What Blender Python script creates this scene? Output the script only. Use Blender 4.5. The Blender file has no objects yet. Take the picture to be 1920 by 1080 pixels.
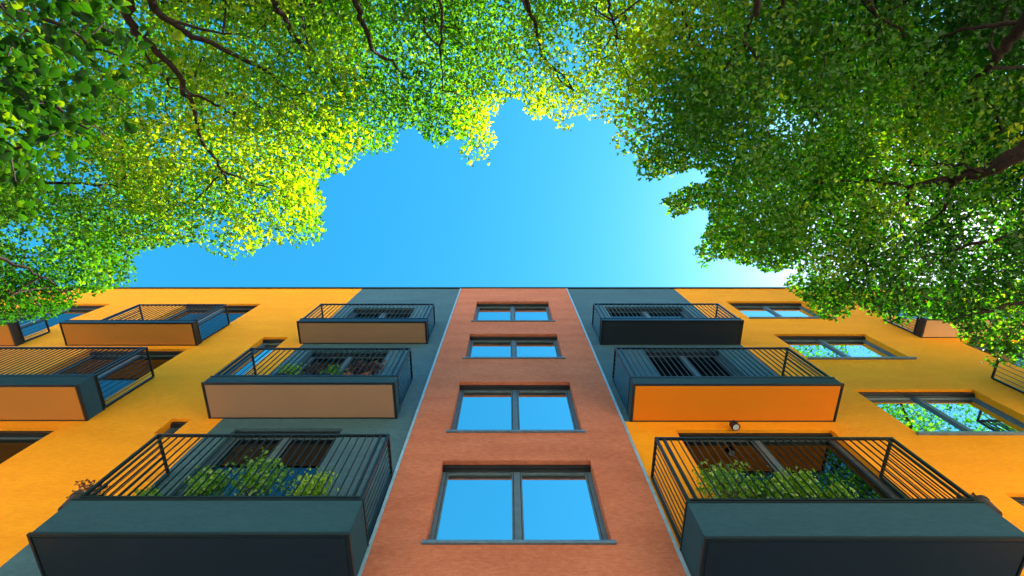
import bpy, bmesh, math, random
import numpy as np
from mathutils import Vector
random.seed(7); rng = np.random.default_rng(11)
S = bpy.context.scene
COL = S.collection
# ---------------------------------------------------------------- camera constants (photo measured at 1920x1080)
F, VX, VY, DW = 850.0, 954.0, 285.0, 5.3          # focal (px), zenith point in the photo, distance camera -> wall
CAM = 1.6
T = (540 - VY) / F                                  # cot(pitch)
PITCH = math.atan2(1, T); SP, CP = math.sin(PITCH), math.cos(PITCH)
R = math.hypot(F, 540 - VY); K = R * R / F
def WX(x, y, D=DW): return R / F * D * (x - VX) / (y - VY)     # x of a facade point measured in the photo
def AX(a, D=DW): return R / F * D * a
def WZ(y, D=DW): return CAM + D * (K / (y - VY) - T)
FWD = np.array([0, CP, SP]); UP = np.array([0, -SP, CP])
def at(x, y, H):                                               # direction measured in the photo -> point at height H over the eye
    d = FWD + np.array([1., 0, 0]) * ((x - VX) / F) + UP * ((540 - y) / F)
    return d * (H / d[2]) + np.array([0, 0, CAM])
def proj(P):
    q = P - np.array([0, 0, CAM]); w = q @ FWD
    w = np.where(w < .05, .05, w)
    return VX + F * q[:, 0] / w, 540 - F * (q @ UP) / w

# ---------------------------------------------------------------- helpers
def link(o, parent=None):
    COL.objects.link(o)
    if parent: o.parent = parent
    return o
def tag(o, label=None, cat=None, group=None, kind=None):
    if label: o['label'] = label
    if cat: o['category'] = cat
    if group: o['group'] = group
    if kind: o['kind'] = kind
    return o
def empty(name, loc=(0, 0, 0)):
    o = bpy.data.objects.new(name, None); o.location = loc; o.empty_display_size = .3
    return link(o)
def place(o, parent):
    """meshes are modelled in world metres; keep them there under a moved parent"""
    off = Vector((0, 0, 0)); p = parent
    while p: off += p.location; p = p.parent
    o.location = -off
class MB:
    def __init__(s): s.v = []; s.f = []
    def box(s, x0, x1, y0, y1, z0, z1):
        n = len(s.v)
        s.v += [(x0,y0,z0),(x1,y0,z0),(x1,y1,z0),(x0,y1,z0),(x0,y0,z1),(x1,y0,z1),(x1,y1,z1),(x0,y1,z1)]
        s.f += [tuple(n+i for i in q) for q in ((0,3,2,1),(4,5,6,7),(0,1,5,4),(1,2,6,5),(2,3,7,6),(3,0,4,7))]
    def quad(s, *p):
        n = len(s.v); s.v += list(p); s.f.append(tuple(range(n, n+len(p))))
    def tube(s, pts, rad, n=6):
        pts = [Vector(p) for p in pts]; rings = []
        for i, p in enumerate(pts):
            t = (pts[min(i+1, len(pts)-1)] - pts[max(i-1, 0)])
            if t.length < 1e-6: t = Vector((0, 0, 1))
            t.normalize(); u = t.orthogonal().normalized() if i == 0 else (u - t * u.dot(t)).normalized()
            w = t.cross(u); r = rad[i] if hasattr(rad, '__len__') else rad
            b = len(s.v); rings.append(b)
            for k in range(n):
                a = 2 * math.pi * k / n; q = p + (u * math.cos(a) + w * math.sin(a)) * r; s.v.append(tuple(q))
        for a, b in zip(rings, rings[1:]):
            for k in range(n): s.f.append((a+k, a+(k+1) % n, b+(k+1) % n, b+k))
        s.f.append(tuple(rings[0]+k for k in range(n))[::-1]); s.f.append(tuple(rings[-1]+k for k in range(n)))
    def build(s, name, mat, parent=None, bevel=0, smooth=False):
        me = bpy.data.meshes.new(name); me.from_pydata(s.v, [], s.f); me.update(); me.materials.append(mat)
        o = link(bpy.data.objects.new(name, me), parent)
        if parent: place(o, parent)
        if smooth: me.polygons.foreach_set('use_smooth', [True] * len(me.polygons))
        if bevel:
            m = o.modifiers.new('bevel', 'BEVEL'); m.width = bevel; m.segments = 2; m.limit_method = 'ANGLE'
        return o
def BX(name, mat, parent, *b, bevel=0):
    m = MB(); m.box(*b); return m.build(name, mat, parent, bevel)

# ---------------------------------------------------------------- materials
def new_mat(name):
    m = bpy.data.materials.new(name); m.use_nodes = True; nt = m.node_tree
    return m, nt, nt.nodes['Principled BSDF']
def N(nt, t, **kw):
    n = nt.nodes.new(t)
    for k, v in kw.items():
        if k in n.inputs: n.inputs[k].default_value = v
        else: setattr(n, k, v)
    return n
def coords(nt, scale=(1, 1, 1)):
    tc = N(nt, 'ShaderNodeTexCoord'); g = N(nt, 'ShaderNodeNewGeometry'); mp = N(nt, 'ShaderNodeMapping'); mp.inputs['Scale'].default_value = scale
    nt.links.new(g.outputs['Position'], mp.inputs['Vector']); return mp.outputs['Vector']
def stucco(name, c1, c2, rough=.9, bump=.35, stain=.5, grain=150):
    m, nt, b = new_mat(name); L = nt.links.new
    n1 = N(nt, 'ShaderNodeTexNoise', Scale=1.0, Detail=7.0, Roughness=.62); L(coords(nt, (.7, 1, 2.6)), n1.inputs['Vector'])
    n2 = N(nt, 'ShaderNodeTexNoise', Scale=grain, Detail=3.0, Roughness=.7); L(coords(nt, (.8, 1, 1)), n2.inputs['Vector'])
    n3 = N(nt, 'ShaderNodeTexNoise', Scale=14.0, Detail=5.0, Roughness=.6, Distortion=.4); L(coords(nt, (.55, 1, 2.0)), n3.inputs['Vector'])
    r = N(nt, 'ShaderNodeValToRGB'); r.color_ramp.elements[0].position = .42; r.color_ramp.elements[1].position = .60
    r.color_ramp.elements[0].color = (*c2, 1); r.color_ramp.elements[1].color = (*c1, 1)
    a = N(nt, 'ShaderNodeMath', operation='MULTIPLY_ADD'); a.inputs[1].default_value = .30
    L(n1.outputs['Fac'], a.inputs[0])
    s = N(nt, 'ShaderNodeMath', operation='MULTIPLY'); s.inputs[1].default_value = .40; L(n3.outputs['Fac'], s.inputs[0])
    s2 = N(nt, 'ShaderNodeMath', operation='MULTIPLY_ADD'); s2.inputs[1].default_value = .30; L(n2.outputs['Fac'], s2.inputs[0]); L(s.outputs[0], s2.inputs[2])
    L(s2.outputs[0], a.inputs[2]); L(a.outputs[0], r.inputs['Fac']); L(r.outputs['Color'], b.inputs['Base Color'])
    ad = N(nt, 'ShaderNodeMath', operation='ADD'); L(n2.outputs['Fac'], ad.inputs[0]); L(n3.outputs['Fac'], ad.inputs[1])
    bp = N(nt, 'ShaderNodeBump', Strength=bump, Distance=.012); L(ad.outputs[0], bp.inputs['Height']); L(bp.outputs['Normal'], b.inputs['Normal'])
    b.inputs['Roughness'].default_value = rough; b.inputs['Specular IOR Level'].default_value = .25
    return m
def paint(name, c, rough=.4, metal=0., var=.25, spec=.5, scale=9):
    m, nt, b = new_mat(name); L = nt.links.new
    n = N(nt, 'ShaderNodeTexNoise', Scale=scale, Detail=5.0); L(coords(nt), n.inputs['Vector'])
    r = N(nt, 'ShaderNodeValToRGB'); r.color_ramp.elements[0].position = .35; r.color_ramp.elements[1].position = .7
    r.color_ramp.elements[0].color = (*[x * (1 - var) for x in c], 1); r.color_ramp.elements[1].color = (*c, 1)
    L(n.outputs['Fac'], r.inputs['Fac']); L(r.outputs['Color'], b.inputs['Base Color'])
    rr = N(nt, 'ShaderNodeMapRange'); rr.inputs['To Min'].default_value = rough * .8; rr.inputs['To Max'].default_value = min(1, rough * 1.25)
    L(n.outputs['Fac'], rr.inputs['Value']); L(rr.outputs[0], b.inputs['Roughness'])
    b.inputs['Metallic'].default_value = metal; b.inputs['Specular IOR Level'].default_value = spec
    return m
def leafmat(name, dark, light, yellow, gloss=.08, trans=.55, tboost=(2.2, 2.0, 1.0)):
    m, nt, b = new_mat(name); nt.nodes.remove(b); L = nt.links.new
    out = nt.nodes['Material Output']
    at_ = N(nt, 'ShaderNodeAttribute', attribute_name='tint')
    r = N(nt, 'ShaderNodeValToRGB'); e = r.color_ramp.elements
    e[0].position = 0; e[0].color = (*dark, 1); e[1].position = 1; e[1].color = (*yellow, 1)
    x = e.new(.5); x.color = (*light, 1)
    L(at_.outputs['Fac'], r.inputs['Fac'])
    d = N(nt, 'ShaderNodeBsdfDiffuse'); t = N(nt, 'ShaderNodeBsdfTranslucent'); g = N(nt, 'ShaderNodeBsdfGlossy', Roughness=.38)
    mul = N(nt, 'ShaderNodeVectorMath', operation='MULTIPLY'); mul.inputs[1].default_value = tboost
    L(r.outputs['Color'], d.inputs['Color']); L(r.outputs['Color'], mul.inputs[0]); L(mul.outputs[0], t.inputs['Color'])
    g.inputs['Color'].default_value = (.9, 1, .9, 1)
    m1 = N(nt, 'ShaderNodeMixShader'); m1.inputs[0].default_value = trans; L(d.outputs[0], m1.inputs[1]); L(t.outputs[0], m1.inputs[2])
    m2 = N(nt, 'ShaderNodeMixShader'); m2.inputs[0].default_value = gloss; L(m1.outputs[0], m2.inputs[1]); L(g.outputs[0], m2.inputs[2])
    L(m2.outputs[0], out.inputs['Surface']); return m
def glassmat(name, c=(.70, .80, .80)):
    m, nt, b = new_mat(name); L = nt.links.new
    n = N(nt, 'ShaderNodeTexNoise', Scale=.9, Detail=1.0); L(coords(nt), n.inputs['Vector'])
    bp = N(nt, 'ShaderNodeBump', Strength=.05, Distance=.03); L(n.outputs['Fac'], bp.inputs['Height']); L(bp.outputs['Normal'], b.inputs['Normal'])
    b.inputs['Base Color'].default_value = (*c, 1); b.inputs['Metallic'].default_value = 1.0   # solar-coated, mirror-like panes
    b.inputs['Roughness'].default_value = .015; b.inputs['IOR'].default_value = 1.6
    return m
M = dict(
    yellow=stucco('yellow_stucco', (.97, .36, .005), (.86, .285, .003), grain=80, bump=.9),
    teal=stucco('blue_grey_stucco', (.068, .145, .178), (.043, .10, .128), bump=.7, grain=100),
    terra=stucco('terracotta_stucco', (.58, .19, .10), (.41, .115, .058), bump=1.0, grain=80),
    fascia=stucco('teal_render', (.022, .072, .098), (.015, .056, .078), bump=.6, grain=110),
    metal=paint('blue_grey_powder_coated_metal', (.011, .019, .026), .3, .3),
    sillm=paint('light_blue_grey_sheet_metal', (.13, .22, .30), .38, .3),
    trim=paint('pale_blue_metal_trim', (.30, .48, .58), .4, .2),
    frame=paint('anthracite_window_frame', (.085, .13, .165), .4, .0),
    gasket=paint('black_rubber_gasket', (.008, .009, .012), .5),
    taupe=paint('taupe_painted_soffit', (.28, .175, .115), .75, var=.06, scale=2, spec=.2),
    tan=paint('orange_tan_painted_soffit', (.46, .19, .035), .75, var=.06, scale=2, spec=.2),
    orange=paint('orange_painted_soffit', (.62, .185, .004), .75, var=.05, scale=2, spec=.2),
    beige=paint('beige_painted_soffit', (.72, .42, .20), .75, var=.05, scale=2, spec=.2),
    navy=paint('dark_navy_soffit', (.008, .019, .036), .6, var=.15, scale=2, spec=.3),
    edge=paint('black_drip_edge', (.008, .01, .014), .45),
    coping=paint('dark_zinc_coping', (.03, .05, .065), .4, .5),
    core=paint('dark_inner_masonry', (.03, .025, .022), .9),
    glass=glassmat('solar_window_glass'), dglass=glassmat('dark_door_glass', (.07, .09, .10)),
    bark=stucco('tree_bark', (.034, .022, .017), (.012, .008, .007), bump=.9, grain=40),
    pot=paint('terracotta_pot_clay', (.32, .09, .045), .8),
    dpot=paint('dark_plastic_planter', (.03, .02, .02), .6),
    soil=paint('potting_soil', (.02, .013, .01), .95),
    white=paint('white_lamp_lens', (.6, .6, .58), .3),
    paving=stucco('pale_bounce_paving', (.80, .69, .54), (.70, .60, .46), bump=.3, grain=60),  # pavement out of view, coloured extra pale to bounce light onto the facade
    asphalt=stucco('grey_asphalt', (.06, .06, .06), (.04, .04, .04), bump=.5, grain=90),
    kerb=stucco('granite_kerb', (.35, .34, .32), (.25, .24, .23)),
    bounce_ground=stucco('pale_bounce_gravel', (.72, .62, .48), (.60, .51, .40), grain=80),  # unseen ground, made pale gravel to bounce more light onto the walls
    roofm=stucco('roof_gravel', (.3, .29, .27), (.2, .19, .18)),
    lf_left=leafmat('lime_leaf', (.012, .075, .001), (.07, .20, .001), (.25, .31, .002), gloss=.02, trans=.6, tboost=(1.75, 1.85, 1)),
    lf_mid=leafmat('golden_leaf', (.012, .08, .001), (.075, .20, .001), (.27, .32, .002), gloss=.02, trans=.6, tboost=(1.75, 1.85, 1)),
    lf_right=leafmat('deep_green_leaf', (.006, .055, .001), (.04, .17, .001), (.25, .31, .002), gloss=.02, trans=.62, tboost=(2.2, 2.25, 1)),
    lf_near=leafmat('broad_near_leaf', (.004, .024, .001), (.016, .065, .001), (.15, .20, .002), gloss=.01, trans=.5, tboost=(2.4, 2.4, 1)),
    lf_plant=leafmat('balcony_plant_leaf', (.03, .14, .006), (.12, .32, .012), (.30, .44, .012), trans=.45),
    lf_red=leafmat('dark_red_plant_leaf', (.03, .006, .006), (.10, .02, .012), (.22, .07, .03), trans=.3, tboost=(1.5, 1.2, 1)),
    lf_dry=leafmat('dry_russet_leaf', (.10, .03, .012), (.22, .06, .02), (.35, .10, .03), trans=.3, tboost=(1.3, 1.2, 1)),
)

# ---------------------------------------------------------------- facade
ROOF = CAM + DW * (K / (541 - VY) - T)
BY = DW                                   # wall plane
REV = .17
bld = empty('apartment_building', (0, BY, 0))
tag(bld, 'long four storey apartment block with terracotta centre strip, blue grey flanks and yellow outer walls', 'apartment building')
XL, XR = -27., 27.
xs_t = (AX(-.347), AX(.418))
xTL, xTLlow = AX(-1.072), AX(-1.225)
xTR, xTRlow = AX(1.205), AX(1.30)
zB9 = WZ(720, 4.44); zLow = WZ(1016); zLowR = WZ(1012, 4.52)
# openings: (x0, x1, z0, z1, type)
W = []
for yt, yb in ((865, 1019), (717, 811), (627, 673), (566, 603.5)):
    W.append(dict(x0=AX(-.213), x1=AX(.264), z1=WZ(yt), z0=WZ(yb), w='terra', k='window', n=2))
W.append(dict(x0=AX(-.213), x1=AX(.264), z1=4.35, z0=2.5, w='terra', k='window', n=2))
for yt, yb in ((565, 597), (626, 673), (730, 814), (925, 1075)):
    W.append(dict(x0=AX(1.452), x1=AX(1.955), z1=WZ(yt), z0=WZ(yb), w='yellow', k='window', n=2))
for i, (yt, yb) in enumerate(((572, 645), (650, 786), (806, 1030))):      # doors behind the near balconies
    W.append(dict(x0=AX(-.99), x1=AX(-.60), z1=WZ((577, 657, 803)[i]), z0=WZ((645, 786, 960)[i], ) + .05, w='teal', k='door', n=2))
for i in range(3):
    W.append(dict(x0=AX((.62, .68, .60)[i]), x1=AX((1.12, 1.06, 1.16)[i]), z1=WZ((575, 655, 806)[i]), z0=WZ((642, 775, 950)[i]) + .05, w='teal' if i < 2 else 'yellow', k='door', n=2))
for yt, yb in ((632, 703), (785, 813)):                                   # narrow windows beside the left balconies
    W.append(dict(x0=AX(-1.325 if yt < 700 else -1.262), x1=AX(-1.19), z1=WZ(yt), z0=WZ(yb), w='yellow', k='window', n=1))
LT = ((569.5, 640), (654, 775), (802, 960))
for a0, a1 in ((-2.12, -1.63), (-3.15, -2.62)):
    for yt, yb in LT:
        W.append(dict(x0=AX(a0), x1=AX(a1), z1=WZ(yt), z0=WZ(yb), w='yellow', k='door', n=2))
for yt, yb in ((565, 598), (640, 770), (800, 960)):
    W.append(dict(x0=AX(2.375), x1=AX(2.86), z1=WZ(yt), z0=WZ(yb), w='yellow', k='door', n=2))

def wall(name, mat, rects, key, y=BY, label=None):
    holes = [o for o in W if o['w'] == key and any(r[0] < (o['x0']+o['x1'])/2 < r[1] and r[2] < (o['z0']+o['z1'])/2 < r[3] for r in rects)]
    xs = sorted({round(v, 5) for r in rects for v in r[:2]} | {round(v, 5) for o in holes for v in (o['x0'], o['x1'])})
    zs = sorted({round(v, 5) for r in rects for v in r[2:]} | {round(v, 5) for o in holes for v in (o['z0'], o['z1'])})
    m = MB()
    for a, b in zip(xs, xs[1:]):
        for c, d in zip(zs, zs[1:]):
            cx, cz = (a+b)/2, (c+d)/2
            if not any(r[0] < cx < r[1] and r[2] < cz < r[3] for r in rects): continue
            if any(o['x0'] < cx < o['x1'] and o['z0'] < cz < o['z1'] for o in holes): continue
            m.quad((a, y, c), (b, y, c), (b, y, d), (a, y, d))
    for o in holes:
        o['y'] = y; a, b, c, d = o['x0'], o['x1'], o['z0'], o['z1']; q = BY + .25
        m.quad((a, y, d), (b, y, d), (b, q, d), (a, q, d)); m.quad((a, y, c), (a, q, c), (b, q, c), (b, y, c))
        m.quad((a, y, c), (a, y, d), (a, q, d), (a, q, c)); m.quad((b, y, c), (b, q, c), (b, q, d), (b, y, d))
    ob = m.build(name, mat, bld)
    if label: ob['label'] = label
    return ob
ZT = ROOF - .03
wall('terracotta_wall', M['terra'], [(xs_t[0], xs_t[1], 0, ZT)], 'terra', BY - .02, 'terracotta render strip down the middle of the block')
m = MB(); m.box(xs_t[0]-.001, xs_t[0]+.001, BY-.02, BY+.2, 0, ZT); m.box(xs_t[1]-.001, xs_t[1]+.001, BY-.02, BY+.2, 0, ZT); m.build('strip_return', M['terra'], bld)
wall('blue_grey_wall', M['teal'], [(xTL, xs_t[0]-.001, zLow, ZT), (xTLlow, xs_t[0]-.001, 0, zLow)], 'teal', BY, 'blue grey render left of the terracotta strip')
wall('blue_grey_wall', M['teal'], [(xs_t[1]+.001, xTR, zB9, ZT)], 'teal', BY, 'blue grey render right of the terracotta strip')
wall('plinth_wall', M['teal'], [(xs_t[1]+.001, xTRlow, 0, zLowR)], 'none', BY)
wall('yellow_wall', M['yellow'], [(XL, xTL, zLow, ZT), (XL, xTLlow, 0, zLow)], 'yellow', BY, 'yellow render wall on the left side')
wall('yellow_wall', M['yellow'], [(xs_t[1]+.001, XR, zLowR, zB9), (xTR, XR, zB9, ZT), (xTRlow, XR, 0, zLowR)], 'yellow', BY, 'yellow render wall on the right side')
m = MB(); m.box(XL, XR, BY+.251, BY+11, 0, ROOF-.3); m.build('inner_wall', M['core'], bld)
m = MB(); m.box(XL-.01, XL+.25, BY+.004, BY+11.01, 0, ROOF-.04); m.box(XR-.25, XR+.01, BY+.004, BY+11.01, 0, ROOF-.04); m.box(XL+.26, XR-.26, BY+10.98, BY+11.02, 0, ROOF-.04)
m.build('side_wall', M['yellow'], bld)
m = MB(); m.box(XL+.25, XR-.25, BY+.26, BY+10.9, ROOF-.25, ROOF-.2); m.build('roof', M['roofm'], bld)
m = MB(); m.box(XL-.04, XR+.04, BY-.055, BY+.36, ROOF-.03, ROOF+.035); m.box(XL-.04, XR+.04, BY-.058, BY-.045, ROOF-.07, ROOF-.005)
m.build('roof_coping', M['coping'], bld, bevel=.004)
for x in (xs_t[0], xs_t[1]):
    s = 1 if x > 0 else -1
    m = MB(); m.box(min(x - .0*s, x + .05*s), max(x - .0*s, x + .05*s), BY-.035, BY+.01, 0, ZT-.01); m.build('corner_trim', M['trim'], bld, bevel=.003)

def window(o):
    x0, x1, z0, z1, n = o['x0'], o['x1'], o['z0'], o['z1'], o['n']
    yf = BY + REV - .02; f = .075
    m = MB()
    m.box(x0, x1, yf, yf+.07, z1-f, z1); m.box(x0, x1, yf, yf+.07, z0, z0+f)
    m.box(x0, x0+f, yf+.001, yf+.069, z0+f, z1-f); m.box(x1-f, x1, yf+.001, yf+.069, z0+f, z1-f)
    cols = []
    if n == 2:
        xm = (x0+x1)/2; m.box(xm-.055, xm+.055, yf-.004, yf+.066, z0+f, z1-f)
        cols = [(x0+f, xm-.055), (xm+.055, x1-f)]
    else: cols = [(x0+f, x1-f)]
    for a, b in cols:                                     # sash frames
        g = .035
        for q in ((a+.008, b-.008, z1-f-g, z1-f-.008), (a+.008, b-.008, z0+f+.008, z0+f+g), (a+.008, a+g, z0+f+g, z1-f-g), (b-g, b-.008, z0+f+g, z1-f-g)):
            m.box(q[0], q[1], yf+.012, yf+.06, q[2], q[3])
    w = m.build('window' if o['k'] == 'window' else 'balcony_door', M['frame'], bld, bevel=.004)
    k = MB(); k.box(x0+.003, x1-.003, BY+.07, yf-.003, z1-.075, z1-.003); k.box(x0+.003, x1-.003, BY+.11, yf-.002, z1-.10, z1-.0755); k.build('shutter_box', M['gasket'], w)
    k = MB()
    for a, b in cols:
        k.box(a, b, yf+.0655, yf+.068, z0+f, z1-f)
    k.build('gasket', M['gasket'], w)
    for a, b in cols:
        p = MB(); p.box(a+.035, b-.035, yf+.04, yf+.052, z0+f+.035, z1-f-.035); p.build('glass_pane', M['glass' if o['k'] == 'window' else 'dglass'], w)
    if o['k'] == 'window' and n == 2:
        s = MB(); s.box(x0-.05, x1+.05, BY-.065, BY-.0205 if o['w'] == 'terra' else BY-.001, z0-.045, z0+.004); s.box(x0+.002, x1-.002, BY-.019, yf-.002, z0+.001, z0+.012)
        s.build('sill', M['sillm'], w, bevel=.004)
for o in W: window(o)

# ---------------------------------------------------------------- balconies (parts of the building)
def balcony(x0, x1, zs, zt, zr, soffit, fascia, Yf=4.52, rx=None, lab=None):
    Yw = BY - .002; rx = rx or (x0+.02, x1-.02)
    m = MB(); m.box(x0, x1, Yf, Yw, zs, zt); sl = m.build('balcony', fascia, bld, bevel=.006)
    if lab: sl['label'] = lab
    e = .045
    p = MB(); p.box(x0+e, x1-e, Yf+e, Yw-.01, zs-.012, zs+.02); p.build('soffit_panel', soffit, sl)
    d = MB(); q = .012
    d.box(x0-q, x1+q, Yf-q, Yf+.018, zs-.018, zs+.022); d.box(x0-q, x0+.02, Yf+.019, Yw, zs-.018, zs+.022); d.box(x1-.02, x1+q, Yf+.019, Yw, zs-.018, zs+.022)
    d.box(x0+.021, x1-.021, Yw-.03, Yw-.004, zs-.016, zs-.001)
    d.build('drip_edge', M['edge'], sl)
    c = MB(); c.box(x0-.01, x1+.01, Yf-.01, Yw, zt+.001, zt+.022); c.build('edge_flashing', M['edge'], sl)
    a, b = rx; yf = Yf + .035
    h = MB(); h.box(a, b, yf-.025, yf+.025, zr-.035, zr)
    h.box(a, a+.045, yf+.026, Yw-.02, zr-.035, zr); h.box(b-.045, b, yf+.026, Yw-.02, zr-.035, zr)
    h.build('handrail', M['metal'], sl, bevel=.005)
    h = MB(); zb = zt + .075
    h.box(a+.02, b-.02, yf-.018, yf+.018, zb, zb+.03); h.box(a+.004, a+.038, yf+.02, Yw-.02, zb, zb+.03); h.box(b-.038, b-.004, yf+.02, Yw-.02, zb, zb+.03)
    h.build('bottom_rail', M['metal'], sl, bevel=.003)
    for px, py in ((a, yf-.022), (b-.045, yf-.022), (a, Yw-.05), (b-.045, Yw-.05)):
        h = MB(); h.box(px, px+.045, py, py+.045, zt+.022, zr-.036); h.build('post', M['metal'], sl, bevel=.004)
    s = MB(); n = max(4, int((b-a)/.122)); st = (b-a)/n
    for i in range(1, n):
        x = a + st*i; s.box(x-.006, x+.006, yf-.011, yf+.011, zb+.03, zr-.036)
    # wide flat stiffener beside each corner, as on the photographed railings
    for x in (a+.13, b-.16): s.box(x, x+.035, yf-.017, yf-.001, zb+.03, zr-.036)
    n = 7
    for i in range(1, n):
        y = yf + (Yw-.03-yf)*i/n
        for x in (a+.021, b-.021): s.box(x-.008, x+.008, y-.005, y+.005, zb+.03, zr-.036)
    s.build('baluster_row', M['metal'], sl)
    return sl
YF = 4.48
def bal(xa, xb, y_s, y_t, y_r, sof, fas, rx=None, lab=None, YF=4.48):
    """front lower edge from x xa..xb at row y_s, slab top at y_t, rail top at y_r"""
    return balcony(WX(xa, y_s, YF), WX(xb, y_s, YF), WZ(y_s, YF), WZ(y_t, YF), WZ(y_r, YF), sof, fas, YF,
                   rx and (WX(rx[0], y_t, YF), WX(rx[1], y_t, YF)), lab)
bal(557, 799, 603, 597.5, 568.5, M['taupe'], M['metal'], lab='top balcony left of the terracotta strip with taupe underside', YF=4.62)
bal(379, 739, 718, 706, 651, M['taupe'], M['fascia'], lab='second balcony left of the terracotta strip with taupe underside')
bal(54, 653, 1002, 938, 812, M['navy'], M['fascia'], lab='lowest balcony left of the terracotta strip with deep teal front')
bal(112, 361, 605, 601, 569.5, M['tan'], M['metal'], rx=(183, 366), lab='top balcony on the far left yellow wall with tan underside', YF=4.6)
bal(-260, 144, 722, 705, 649.5, M['tan'], M['fascia'], lab='lower balcony on the far left yellow wall with tan underside')
bal(-230, 17, 606, 602, 583, M['tan'], M['metal'], lab='leftmost balcony half hidden by leaves', YF=4.6)
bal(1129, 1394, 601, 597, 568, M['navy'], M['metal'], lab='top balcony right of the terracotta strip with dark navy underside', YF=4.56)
bal(1188, 1581, 720, 708.5, 650, M['orange'], M['fascia'], lab='second balcony right of the terracotta strip with orange underside', YF=4.44)
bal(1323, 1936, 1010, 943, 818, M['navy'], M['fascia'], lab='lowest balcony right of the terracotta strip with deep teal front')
bal(1736, 1930, 598, 593.5, 568, M['beige'], M['metal'], lab='balcony on the far right yellow wall behind the leaves with beige underside', YF=4.7)
bal(2045, 2300, 720, 708, 652, M['taupe'], M['metal'], lab='lower far right balcony at the edge of the photo')

# spotlight over the right hand door
m = MB(); lx, lz = WX(1377, 808), WZ(808); m.tube([(lx, BY-.11, lz-.04), (lx, BY-.11, lz+.08)], .085, 24); m.box(lx-.02, lx+.02, BY-.08, BY-.001, lz, lz+.05)
lamp = m.build('wall_lamp', M['edge'], bld)
m = MB(); m.tube([(lx, BY-.11, lz-.043), (lx, BY-.11, lz-.0405)], .062, 20); m.build('lamp_lens', M['white'], lamp)

# ---------------------------------------------------------------- leaves
TPL_A = np.array([(0,0),(.36,.06),(.30,.24),(.56,.5),(.24,.56),(0,1),(-.24,.56),(-.56,.5),(-.30,.24),(-.36,.06)])
TPL_C = np.array([(0,0),(.24,.05),(.42,.26),(.36,.55),(.18,.8),(0,1.05),(-.2,.78),(-.38,.52),(-.41,.25),(-.22,.04)])
TPL_B = np.array([(0,0),(.46,.16),(.25,.46),(0,1),(-.25,.46),(-.46,.16)])
def leaves(name, C, size, tint, mat, parent, tpl=TPL_B, tilt=.7, g=rng):
    n = len(C); k = len(tpl); 
    nrm = np.stack([g.normal(0, tilt, n), g.normal(0, tilt, n), np.ones(n)], 1); nrm /= np.linalg.norm(nrm, axis=1)[:, None]
    a = g.uniform(0, 2*math.pi, n); d = np.stack([np.cos(a), np.sin(a), np.zeros(n)], 1)
    u = d - nrm * (d * nrm).sum(1)[:, None]; u /= np.linalg.norm(u, axis=1)[:, None]; w = np.cross(nrm, u)
    sz = (size * g.uniform(.65, 1.25, n))[:, None, None]
    o2 = np.vstack([[(0, .38)], tpl])                                  # centre + outline
    curl = np.concatenate([[.0], -.12 - .10 * np.abs(tpl[:, 0]) * 2])   # edges droop below the centre
    V = C[:, None] + sz * (o2[None, :, 0, None] * w[:, None] + (o2[None, :, 1, None] - .4) * u[:, None] + curl[None, :, None] * nrm[:, None])
    V = V.reshape(-1, 3)
    i = np.arange(k); tri = np.stack([np.zeros(k, int), i + 1, (i + 1) % k + 1], 1)
    Fc = (np.arange(n)[:, None, None] * (k + 1) + tri[None]).reshape(-1)
    me = bpy.data.meshes.new(name); me.vertices.add(len(V)); me.vertices.foreach_set('co', V.astype(np.float32).ravel())
    nf = n * k; me.loops.add(nf * 3); me.loops.foreach_set('vertex_index', Fc.astype(np.int32))
    me.polygons.add(nf); me.polygons.foreach_set('loop_start', (np.arange(nf) * 3).astype(np.int32))
    me.update(calc_edges=True)
    t = me.attributes.new('tint', 'FLOAT', 'FACE'); t.data.foreach_set('value', np.repeat(np.clip(tint, 0, 1), k).astype(np.float32))
    me.materials.append(mat); o = link(bpy.data.objects.new(name, me), parent)
    if parent: place(o, parent)
    return o

def inpoly(x, y, poly):
    P = np.array(poly, float); r = np.zeros(len(x), bool); j = len(P) - 1
    for i in range(len(P)):
        xi, yi = P[i]; xj, yj = P[j]
        c = ((yi > y) != (yj > y)) & (x < (xj - xi) * (y - yi) / ((yj - yi) + 1e-9) + xi); r ^= c; j = i
    return r
CANOPY = [(-700,700),(-100,640),(40,600),(112,592),(135,572),(150,552),(200,545),(258,528),(262,510),(243,490),(285,464),(330,462),(372,455),(400,480),
 (440,494),(470,478),(500,455),(540,458),(600,460),(614,430),(602,402),(612,380),(595,350),(600,335),(650,322),(670,290),(738,282),(755,243),(780,238),
 (800,265),(830,277),(850,255),(870,270),(862,290),(882,312),(915,307),(918,285),(935,265),(915,240),(930,215),(940,190),(985,183),(983,215),(1010,227),
 (1030,215),(1045,242),(1075,250),(1080,220),(1110,225),(1152,232),(1150,255),(1132,270),(1165,292),(1188,285),(1196,332),(1240,332),(1300,315),(1326,320),
 (1330,342),(1290,350),(1240,376),(1262,410),(1300,388),(1332,395),(1325,430),(1300,480),(1320,502),(1345,480),(1400,496),(1440,512),(1497,498),(1470,535),
 (1505,560),(1548,604),(1580,600),(1602,570),(1640,592),(1690,614),(1722,590),(1780,602),(1800,640),(1852,652),(1832,692),(1880,684),(1960,690),(2150,740),
 (2700,760),(2900,-900),(-1000,-900)]
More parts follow.
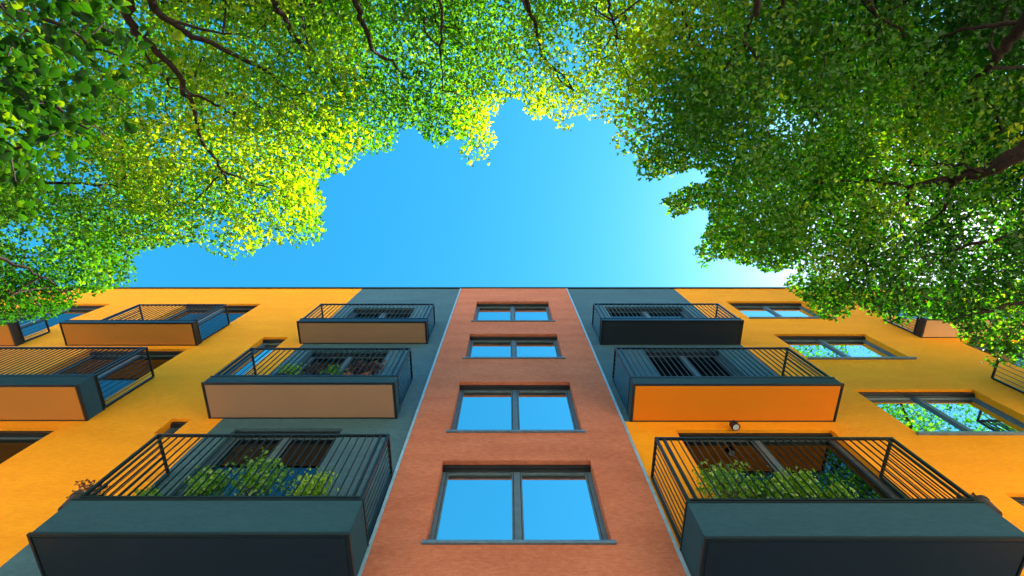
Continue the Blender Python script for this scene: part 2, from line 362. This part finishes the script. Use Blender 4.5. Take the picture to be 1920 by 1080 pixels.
GAPS = [(240,35,45,22,.5),(390,60,60,25,.5),(200,110,30,22,.6),(300,190,60,40,.5),(45,440,50,26,.85),(90,300,60,25,.5),(150,340,60,26,.55),(290,280,30,18,.6),(410,215,40,20,.5),
 (400,420,28,20,.6),(330,350,25,15,.4),(990,140,45,35,.45),(1060,90,40,50,.4),(930,110,40,25,.3),(1700,300,60,32,.35),(1690,390,45,50,.2),(1490,235,45,22,.6),(1680,470,60,20,.2),
 (1340,300,40,20,.4),(1560,420,50,40,.3),(1830,420,50,30,.4),(1900,130,40,25,.3),(1530,500,60,25,.35),(1250,235,40,30,.25),(640,225,15,10,.5),(830,230,18,22,.45),(1150,160,20,20,.3),(1450,240,20,12,.5)]
def fbm(P, s, seed):
    g = np.random.default_rng(seed); v = np.zeros(len(P))
    for o in range(3):
        for _ in range(5):
            k = g.normal(0, 1, 3); k *= s * 2**o / np.linalg.norm(k); v += np.sin(P @ k + g.uniform(0, 6.28)) / 1.7**o
    return v / 3.2
def density(P):
    x, y = proj(P)
    ok = inpoly(x, y, CANOPY)
    for gx, gy, a, b, s in GAPS:
        e = ((x-gx)/a)**2 + ((y-gy)/b)**2
        ok &= ~((e < 1) & (rng.random(len(P)) < s))
    return ok
# clump centres in the volume of the crowns
def crown(n, xr, yr, hr, thr=-.35, seed=1, shape=None):
    g = np.random.default_rng(seed)
    P = np.stack([g.uniform(*xr, n), g.uniform(*yr, n), g.uniform(*hr, n) + CAM], 1)
    k = fbm(P, .9, seed + 50) > thr
    if shape is not None: k &= shape(P)
    k &= P[:, 1] < 3.5
    P = P[k]; return P[density(P)]

def grow(P, limbs, fork):
    """join every clump to the nearest wood already grown; returns nodes, parents, radii"""
    nodes = []; par = []; rmin = []
    nodes.append(fork); par.append(-1); rmin.append(.05)
    for pts, r0, r1, base in limbs:
        last = base if base is not None else 0
        if base == 'near':
            a = np.array(nodes); last = int(np.argmin(((a - pts[0])**2).sum(1)))
        for i, p in enumerate(pts):
            nodes.append(p); par.append(last); last = len(nodes) - 1
            rmin.append(r0 + (r1 - r0) * i / max(1, len(pts) - 1))
    base_n = len(nodes)
    arr = np.array(nodes)
    d0 = np.array([((arr - p)**2).sum(1).min() for p in P]); order = np.argsort(d0)
    buf = np.zeros((base_n + len(P), 3)); buf[:base_n] = arr; m_ = base_n
    forkd = np.linalg.norm(buf[:base_n] - fork, axis=1); fd = np.zeros(len(buf)); fd[:base_n] = forkd
    for i in order:
        p = P[i]; q = buf[:m_] - p; dd = (q**2).sum(1) * (1 + .25 * (fd[:m_] > np.linalg.norm(p - fork)))
        j = int(np.argmin(dd)); par.append(j); buf[m_] = p; fd[m_] = np.linalg.norm(p - fork); rmin.append(.003); m_ += 1
    cnt = np.ones(m_)
    for i in range(m_ - 1, 0, -1):
        if par[i] >= 0 and par[i] < i: cnt[par[i]] += cnt[i]
    rad = np.minimum(.0026 * cnt**.42, .018); rad = np.maximum(rad, np.array(rmin))
    return buf[:m_], par, rad, base_n

def limb(pts, H0, H1, sub=4):
    """smooth polyline of photo points rising from height H0 to H1 over the eye"""
    n = len(pts); W3 = [at(p[0], p[1], H0 + (H1-H0)*i/max(1, n-1)) for i, p in enumerate(pts)]
    out = []
    for i in range(n-1):
        p0, p1, p2, p3 = W3[max(0, i-1)], W3[i], W3[i+1], W3[min(n-1, i+2)]
        for k in range(sub):
            t = k / sub
            out.append(.5*((2*p1) + (-p0+p2)*t + (2*p0-5*p1+4*p2-p3)*t*t + (-p0+3*p1-3*p2+p3)*t**3))
    out.append(W3[-1]); g = np.random.default_rng(int(abs(pts[0][0]*7+pts[0][1]*3)) + 5)
    return [q + g.normal(0, .018, 3) for q in out]

def tree(name, base, fork, P, limbs, lmat, label, size, per, tintf, tpl=TPL_B, rc=.27, group='trees arching over the street', extra=None):
    root = empty(name, base); tag(root, label, 'tree', group)
    # trunk: tapered, slightly crooked, root flare
    m = MB(); b = Vector(base); f = Vector(fork); pts = []; rad = []
    for i in range(9):
        t = i/8; p = b.lerp(f, t); p.x += .12*math.sin(t*5); p.y += .1*math.sin(t*4+1) * (1-t)
        if i == 8: p = f
        pts.append(p); rad.append(.26 - .09*t + (.14*(1-t)**6))
    m.tube(pts, rad, 14); m.build('trunk', M['bark'], root, smooth=True)
    buf, par, rad, bn = grow(P, limbs, np.array(fork, float))
    m = MB(); 
    # continuous limbs first
    idx = 1
    for pts, r0, r1, bs in limbs:
        n = len(pts); st = par[idx]; q = [tuple(buf[st])]
        a = buf[st]; e = pts[0]; L = np.linalg.norm(e - a); rr = [max(r0*1.25, rad[st]*.8) if st < bn else r0]
        if L > 1.2:
            for t in (.25, .5, .75):
                c = a + (e - a)*t; c = c + np.array([0, 0, .12*L*math.sin(math.pi*t)]); q.append(tuple(c)); rr.append(r0*1.2)
        for i, p in enumerate(pts): q.append(tuple(p)); rr.append(max(r0 + (r1-r0)*i/(n-1), .006))
        m.tube(q, rr, 8); idx += n
    m.build('limb', M['bark'], root, smooth=True)
    m = MB(); g = np.random.default_rng(3)
    for i in range(bn, len(buf)):
        a, b_ = buf[par[i]], buf[i]; L = np.linalg.norm(a - b_)
        if L < .05 or L > 9: continue
        mid = (a+b_)/2 + g.normal(0, .07*L, 3)
        mx, my = proj(mid[None]); 
        if L > .2 and rc > .2 and not inpoly(mx, my, CANOPY)[0]: continue
        r1 = rad[i]; r0 = max(r1, min(rad[par[i]], r1*1.6))
        m.tube([tuple(a), tuple(mid), tuple(b_)], [r0, (r0+r1)/2, r1*.8], 4)
    m.build('branch', M['bark'], root)
    # leaves: clumps flattened like sprays
    n = len(P); cl = np.repeat(np.arange(n), per); g = np.random.default_rng(len(P))
    sc = g.uniform(.6, 1.25, n)[cl] * rc
    off = g.normal(0, 1, (len(cl), 3)); off[:, 2] *= .5
    C = P[cl] + off * sc[:, None]
    x, y = proj(C); keep = inpoly(x + g.normal(0, 3, len(C)), y + g.normal(0, 3, len(C)), CANOPY) & (C[:, 1] < 4.1)
    gp = g.random(len(C))
    for gx, gy, a, b_, s in GAPS: keep &= ~(((((x-gx)/a)**2 + ((y-gy)/b_)**2) < 1) & (gp < s*.75))
    cl = cl[keep]; C = C[keep]
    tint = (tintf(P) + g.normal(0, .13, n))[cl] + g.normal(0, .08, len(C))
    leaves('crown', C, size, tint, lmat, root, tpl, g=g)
    print(name, 'clumps', n, 'leaves', len(C))
    return root

def edge_light(P, cx, cy, r0, r1):                 # backlit yellow glow put into the leaf colour on each crown's free side
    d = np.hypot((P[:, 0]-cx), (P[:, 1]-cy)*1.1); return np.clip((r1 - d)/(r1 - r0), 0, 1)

# ---- left tree
PL = crown(6600, (-17, -2.2), (-7.5, 3.5), (6.5, 9.9), seed=21, shape=lambda P: (np.abs(P[:,0]+8)/9.5)**2 + (np.abs(P[:,1]+1.5)/6.5)**2 < 1)
limbsL = [
 (limb([(262,-90),(240,-10),(247,52),(300,98),(338,150),(362,205),(382,270),(420,325),(428,388)], 5.6, 7.4), .058, .012, None),
 (limb([(275,-60),(292,10),(322,40),(400,85),(485,122),(535,165),(558,205)], 5.7, 7.5), .052, .012, None),
 (limb([(322,40),(395,58),(465,70)], 6.0, 7.0), .022, .008, 'near'),
 (limb([(100,-70),(110,0),(190,52),(285,118),(330,170)], 5.9, 7.0), .04, .012, None),
 (limb([(360,175),(420,205),(450,225),(492,255)], 6.5, 7.2), .02, .006, 'near'),
 (limb([(418,322),(480,345),(535,372)], 7.0, 7.6), .018, .006, 'near'),
 (limb([(418,322),(390,350),(350,385),(300,400)], 7.0, 7.3), .016, .006, 'near'),
 (limb([(-160,380),(-60,450),(0,482),(50,505),(95,528)], 6.6, 7.4), .05, .010, None),
 (limb([(-120,300),(60,338),(180,344),(268,354)], 7.4, 8.0), .04, .008, None),
 (limb([(-60,20),(60,60),(150,100),(230,160)], 7.2, 7.8), .04, .008, None)]
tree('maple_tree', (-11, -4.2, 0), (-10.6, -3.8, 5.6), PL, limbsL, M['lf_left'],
     'lime green leafy tree arching over from the left, with sun glow coloured yellow into its tips', .068, 56,
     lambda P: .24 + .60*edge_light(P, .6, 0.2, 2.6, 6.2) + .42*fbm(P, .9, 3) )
# ---- tree behind the camera, filling the top centre
PC = crown(3900, (-4.6, 4.6), (-9.5, 2.2), (7.4, 10.1), seed=31, thr=-.4, shape=lambda P: (np.abs(P[:,0]-.2)/5.0)**2 + (np.abs(P[:,1]+4.2)/6.0)**2 < 1)
limbsC = [
 (limb([(640,-110),(660,-10),(678,45),(702,95),(736,120),(765,148)], 6.4, 8.0), .05, .012, None),
 (limb([(985,-120),(983,-10),(1008,55),(1018,105),(1036,132)], 6.6, 8.2), .042, .010, None),
 (limb([(500,-60),(520,20),(560,72),(582,108),(589,142)], 6.3, 7.6), .05, .014, None),
 (limb([(1150,-80),(1142,0),(1150,40),(1168,75)], 6.8, 8.0), .026, .008, None),
 (limb([(820,-60),(828,40),(824,100),(830,165)], 6.8, 8.0), .026, .008, None)]
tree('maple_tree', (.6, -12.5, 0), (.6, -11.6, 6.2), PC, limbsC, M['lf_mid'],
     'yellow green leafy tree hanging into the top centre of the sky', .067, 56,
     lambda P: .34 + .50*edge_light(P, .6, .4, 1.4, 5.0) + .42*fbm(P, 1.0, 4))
# ---- right tree
PR = crown(9000, (2.2, 18), (-7.5, 3.5), (6.2, 10.0), seed=41, thr=-.6, shape=lambda P: (np.abs(P[:,0]-9.2)/8.6)**2 + (np.abs(P[:,1]+1.2)/6.6)**2 < 1)
limbsR = [
 (limb([(2160,170),(2010,235),(1920,285),(1850,320),(1780,336),(1700,352)], 5.4, 6.8), .15, .045, None),
 (limb([(1700,352),(1640,342),(1590,338),(1540,345)], 6.8, 7.5), .03, .010, 'near'),
 (limb([(1795,333),(1775,380),(1740,415),(1700,450)], 6.4, 7.2), .03, .010, 'near'),
 (limb([(1705,352),(1692,390),(1688,440)], 6.8, 7.4), .026, .01, 'near'),
 (limb([(1850,320),(1800,310),(1760,308),(1700,322)], 6.2, 7.0), .026, .01, 'near'),
 (limb([(2020,-130),(1960,-20),(1920,40),(1882,85),(1856,128),(1810,155)], 5.4, 6.6), .10, .028, None),
 (limb([(1930,34),(1860,46),(1790,58),(1725,85)], 5.8, 6.8), .034, .012, 'near'),
 (limb([(1430,-110),(1420,-10),(1398,55),(1368,108),(1348,148),(1338,165)], 5.8, 7.4), .05, .012, None),
 (limb([(1398,85),(1424,108),(1430,150)], 6.3, 7.2), .022, .008, 'near'),
 (limb([(1480,-60),(1465,20),(1455,40)], 6.0, 6.8), .03, .01, None),
 (limb([(1600,-60),(1640,20),(1672,50)], 6.0, 6.8), .03, .01, None),
 (limb([(2120,470),(1990,540),(1890,575),(1780,600)], 6.0, 6.6), .05, .010, None),
 (limb([(2100,420),(1960,440),(1860,450),(1780,470),(1640,500)], 6.6, 7.4), .05, .010, None)]
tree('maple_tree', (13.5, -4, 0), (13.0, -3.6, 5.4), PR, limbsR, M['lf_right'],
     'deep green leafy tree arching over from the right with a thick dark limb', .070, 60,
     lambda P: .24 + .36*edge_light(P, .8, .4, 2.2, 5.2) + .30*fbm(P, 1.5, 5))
# ---- taller tree standing behind the right one; its top is what the right hand windows mirror
PT = crown(4200, (8.5, 26), (-8, 3.2), (12.5, 21), seed=61, thr=-.15, shape=lambda P: ((P[:,0]-16.5)/8)**2 + ((P[:,1]+1.6)/5.5)**2 + ((P[:,2]-CAM-16.5)/5)**2 < 1)
limbsT = [(limb([(2150,120),(1980,220),(1860,300),(1760,380)], 13.5, 17), .14, .03, None), (limb([(2100,520),(1960,500),(1840,430)], 12.5, 16), .10, .02, None)]
tree('maple_tree', (21, -3, 0), (20.5, -2.6, 11.5), PT, limbsT, M['lf_right'],
     'tall green tree rising behind the deep green one on the right, glimpsed through its gaps', .12, 34, lambda P: .10 + .2*fbm(P, .6, 15), rc=.45)
# ---- low bough of a nearer tree, top left corner, broad leaves close to the eye
PN = []
g = np.random.default_rng(9)
while len(PN) < 75:
    x, y, h = g.uniform(-180, 250), g.uniform(-80, 350), g.uniform(3.0, 4.6)
    if x > 60 + 190*math.exp(-((y-130)/150)**2): continue
    PN.append(at(x, y, h))
PN = np.array(PN)
limbsN = [(limb([(-220,60),(-90,120),(30,170),(120,215),(190,250)], 3.4, 3.9), .03, .006, None),
          (limb([(-200,-20),(-60,0),(60,25),(150,70),(220,110)], 3.4, 4.0), .03, .006, None),
          (limb([(-220,200),(-80,260),(40,280),(110,240)], 3.2, 3.7), .02, .005, None)]
tree('lime_tree', (-7.5, -2.4, 0), (-6.9, -2.2, 4.4), PN, limbsN, M['lf_near'],
     'nearer tree with broad dark leaves in the top left corner', .075, 22,
     lambda P: .28 + .5*fbm(P, 2.2, 6), tpl=TPL_C, rc=.17)

# ---------------------------------------------------------------- balcony plants
def plant(x, y, z, h, r, lmat, pmat, label, name='potted_plant', size=.062, n=700, pr=.13, ph=.24, tint=.45, group='plants on the balconies', trail=0):
    root = empty(name, (x, y, z)); tag(root, label, 'potted plant', group)
    m = MB(); m.tube([(x,y,z),(x,y,z+ph*.86),(x,y,z+ph*.861),(x,y,z+ph)], [pr*.75, pr*.97, pr*1.08, pr*1.08], 16); m.build('pot', pmat, root, smooth=False)
    m = MB(); m.tube([(x,y,z+ph+.001),(x,y,z+ph+.006)], pr*.98, 14); m.build('soil', M['soil'], root)
    g = np.random.default_rng(int(abs(x*1000)+abs(z*100)))
    m = MB(); tips = []
    for i in range(11):
        a = g.uniform(0, 6.28); q = r*g.uniform(.3, 1); e = np.array([x+q*math.cos(a), y+.55*q*math.sin(a), z+ph+(h-ph)*g.uniform(.45, 1)])
        if trail and i % 2: e[2] = z + g.uniform(-.15, .25)*trail; e[0] += trail*g.uniform(.0, .35); 
        s = np.array([x, y, z+ph]); c = s + (e-s)*.5 + np.array([0, 0, .12*h]); m.tube([tuple(s), tuple(c), tuple(e)], [.007, .005, .003], 5)
        for t in (.45, .7, .85, 1.): tips.append(s*(1-t)**2 + 2*c*t*(1-t) + e*t*t)
    m.build('stem', M['bark'], root)
    tips = np.array(tips); C = tips[g.integers(0, len(tips), n)] + g.normal(0, 1, (n, 3))*np.array([.085, .06, .075])*(h/.9)
    C[:, 1] = np.clip(C[:, 1], 4.55, 5.24); C[:, 2] = np.maximum(C[:, 2], z + .05 if not trail else z - .3)
    if trail: C[:, 1] = np.where(C[:, 2] < z, np.clip(C[:, 1], 4.4, 4.48), C[:, 1])
    leaves('foliage', C, size, np.clip(tint + g.normal(0, .18, n), 0, 1), lmat, root, TPL_B, tilt=.9, g=g)
    return root
z3 = WZ(938, YF)+.024; z2 = WZ(706, YF)+.024; z10 = WZ(943, YF)+.024; z5 = WZ(705, YF)+.024
def PX(x, y): return WX(x, y, 4.8)
for x, h, r, t, lab in ((385, .95, .30, .45, 'bushy green plant left of centre on the lowest left balcony'), (475, 1.15, .34, .4, 'tallest green bush in the middle of the lowest left balcony'),
                   (570, .9, .26, .85, 'yellow green bush at the right end of the lowest left balcony'), (285, .5, .24, .55, 'low green plant near the left end of the lowest left balcony'),
                   (190, .38, .2, .55, 'small green plant in the left corner of the lowest left balcony')):
    plant(PX(x, 915), 4.84, z3, h, r, M['lf_plant'], M['dpot'], lab, tint=t, n=900 if h > .6 else 480)
for x, h, r, t, pm, lab in ((1375, 1.1, .34, .5, 'dpot', 'tall green bush at the left end of the lowest right balcony'), (1445, .85, .26, .45, 'pot', 'green plant in a terracotta pot on the lowest right balcony'),
                   (1505, .95, .32, .6, 'dpot', 'bright green bush right of the terracotta pot on the lowest right balcony'), (1570, .7, .26, .6, 'dpot', 'low green bush at the right of the greenery on the lowest right balcony')):
    plant(PX(x, 925), 4.84, z10, h, r, M['lf_plant'], M[pm], lab, tint=t, n=1000)
for x, h, lm, pm, t, lab in ((556, .9, 'lf_plant', 'dpot', .75, 'small green plant at the left of the row on the second left balcony'), (598, .8, 'lf_red', 'dpot', .3, 'dark red plant second in the row on the second left balcony'),
                   (632, .75, 'lf_plant', 'dpot', .35, 'dark green plant in the middle of the row on the second left balcony'), (672, .98, 'lf_red', 'pot', .4, 'tall dark red plant fourth in the row on the second left balcony'), (704, 1.0, 'lf_red', 'pot', .25, 'tall dark red plant at the right end of the second left balcony')):
    plant(PX(x, 695), 4.67, z2, h, .16, M[lm], M[pm], lab, tint=t, n=420, size=.05, pr=.14)
plant(WX(185, 705, 4.8)-.05, 4.8, z5, .45, .2, M['lf_dry'], M['pot'], 'rusty brown plant at the corner of the far left balcony', size=.05, n=200, tint=.4)
plant(WX(134, 940, 4.64)+.02, 4.70, z3, .46, .30, M['lf_dry'], M['dpot'], 'dry russet plant spilling over the left corner of the lowest left balcony', size=.045, n=420, tint=.4)
plant(WX(1856, 945, 4.64)-.04, 4.72, z10, .34, .22, M['lf_dry'], M['dpot'], 'dry russet plant spilling over the right corner of the lowest right balcony', size=.05, n=150, tint=.3)

# ---------------------------------------------------------------- ground
def sheet(name, mat, x0, x1, y0, y1, z):
    m = MB(); m.quad((x0,y0,z),(x1,y0,z),(x1,y1,z),(x0,y1,z)); return tag(m.build(name, mat), kind='structure')
sheet('ground', M['bounce_ground'], -900, 900, -900, 900, -.02)
sheet('pavement', M['paving'], -60, 60, -17, 5.28, 0)
sheet('road', M['asphalt'], -900, 900, -25, -17.3, -.012)
m = MB(); m.box(-60, 60, -17.3, -17.0, -.12, .004); tag(m.build('kerb', M['kerb'], bevel=.02), kind='structure')

# ---------------------------------------------------------------- light
SUNPX = (1715, 435); SKYC = (.104, .64, .80); SKYP = (1.6, .77, .8)
d = FWD + np.array([1., 0, 0])*((SUNPX[0]-VX)/F) + UP*((540-SUNPX[1])/F); d /= np.linalg.norm(d)
elev = math.asin(d[2]); azim = math.atan2(d[0], d[1])
print('sun elev', math.degrees(elev), 'azim', math.degrees(azim))
lt = bpy.data.lights.new('sun', 'SUN'); lt.energy = 5.0; lt.angle = math.radians(.5); lt.color = (1, .93, .80)
so = link(bpy.data.objects.new('sun', lt)); so.rotation_euler = Vector(d).to_track_quat('Z', 'Y').to_euler(); so.location = (0, 0, 40)
wd = bpy.data.worlds.new('World'); S.world = wd; wd.use_nodes = True; nt = wd.node_tree
bg = nt.nodes['Background']; sky = N(nt, 'ShaderNodeTexSky', sky_type='NISHITA'); sky.sun_disc = False
sky.sun_elevation = elev; sky.sun_rotation = azim; sky.air_density = 1.0; sky.dust_density = .6; sky.ozone_density = 1.5; sky.altitude = 0
hs = N(nt, 'ShaderNodeVectorMath', operation='MULTIPLY'); hs.inputs[1].default_value = SKYC
sp = N(nt, 'ShaderNodeSeparateColor'); cb = N(nt, 'ShaderNodeCombineColor'); nt.links.new(sky.outputs[0], sp.inputs[0])
for i in range(3):
    pw = N(nt, 'ShaderNodeMath', operation='POWER'); pw.inputs[1].default_value = SKYP[i]
    nt.links.new(sp.outputs[i], pw.inputs[0]); nt.links.new(pw.outputs[0], cb.inputs[i])
nt.links.new(cb.outputs[0], hs.inputs[0]); nt.links.new(hs.outputs[0], bg.inputs['Color']); bg.inputs['Strength'].default_value = .12
# ---------------------------------------------------------------- camera
cd = bpy.data.cameras.new('camera'); cam = link(bpy.data.objects.new('camera', cd)); S.camera = cam
cd.sensor_width = 36; cd.lens = F / 1920 * 36; cd.shift_x = (960 - VX) / 1920; cd.clip_start = .05; cd.clip_end = 3000
cam.location = (0, 0, CAM); cam.rotation_euler = (math.pi/2 + PITCH, 0, 0)
S.view_settings.view_transform = 'Standard'; S.view_settings.look = 'None'; S.view_settings.exposure = 2.4; S.view_settings.gamma = 1
S.cycles.max_bounces = 8; S.cycles.transmission_bounces = 4; S.cycles.diffuse_bounces = 5; S.cycles.glossy_bounces = 4
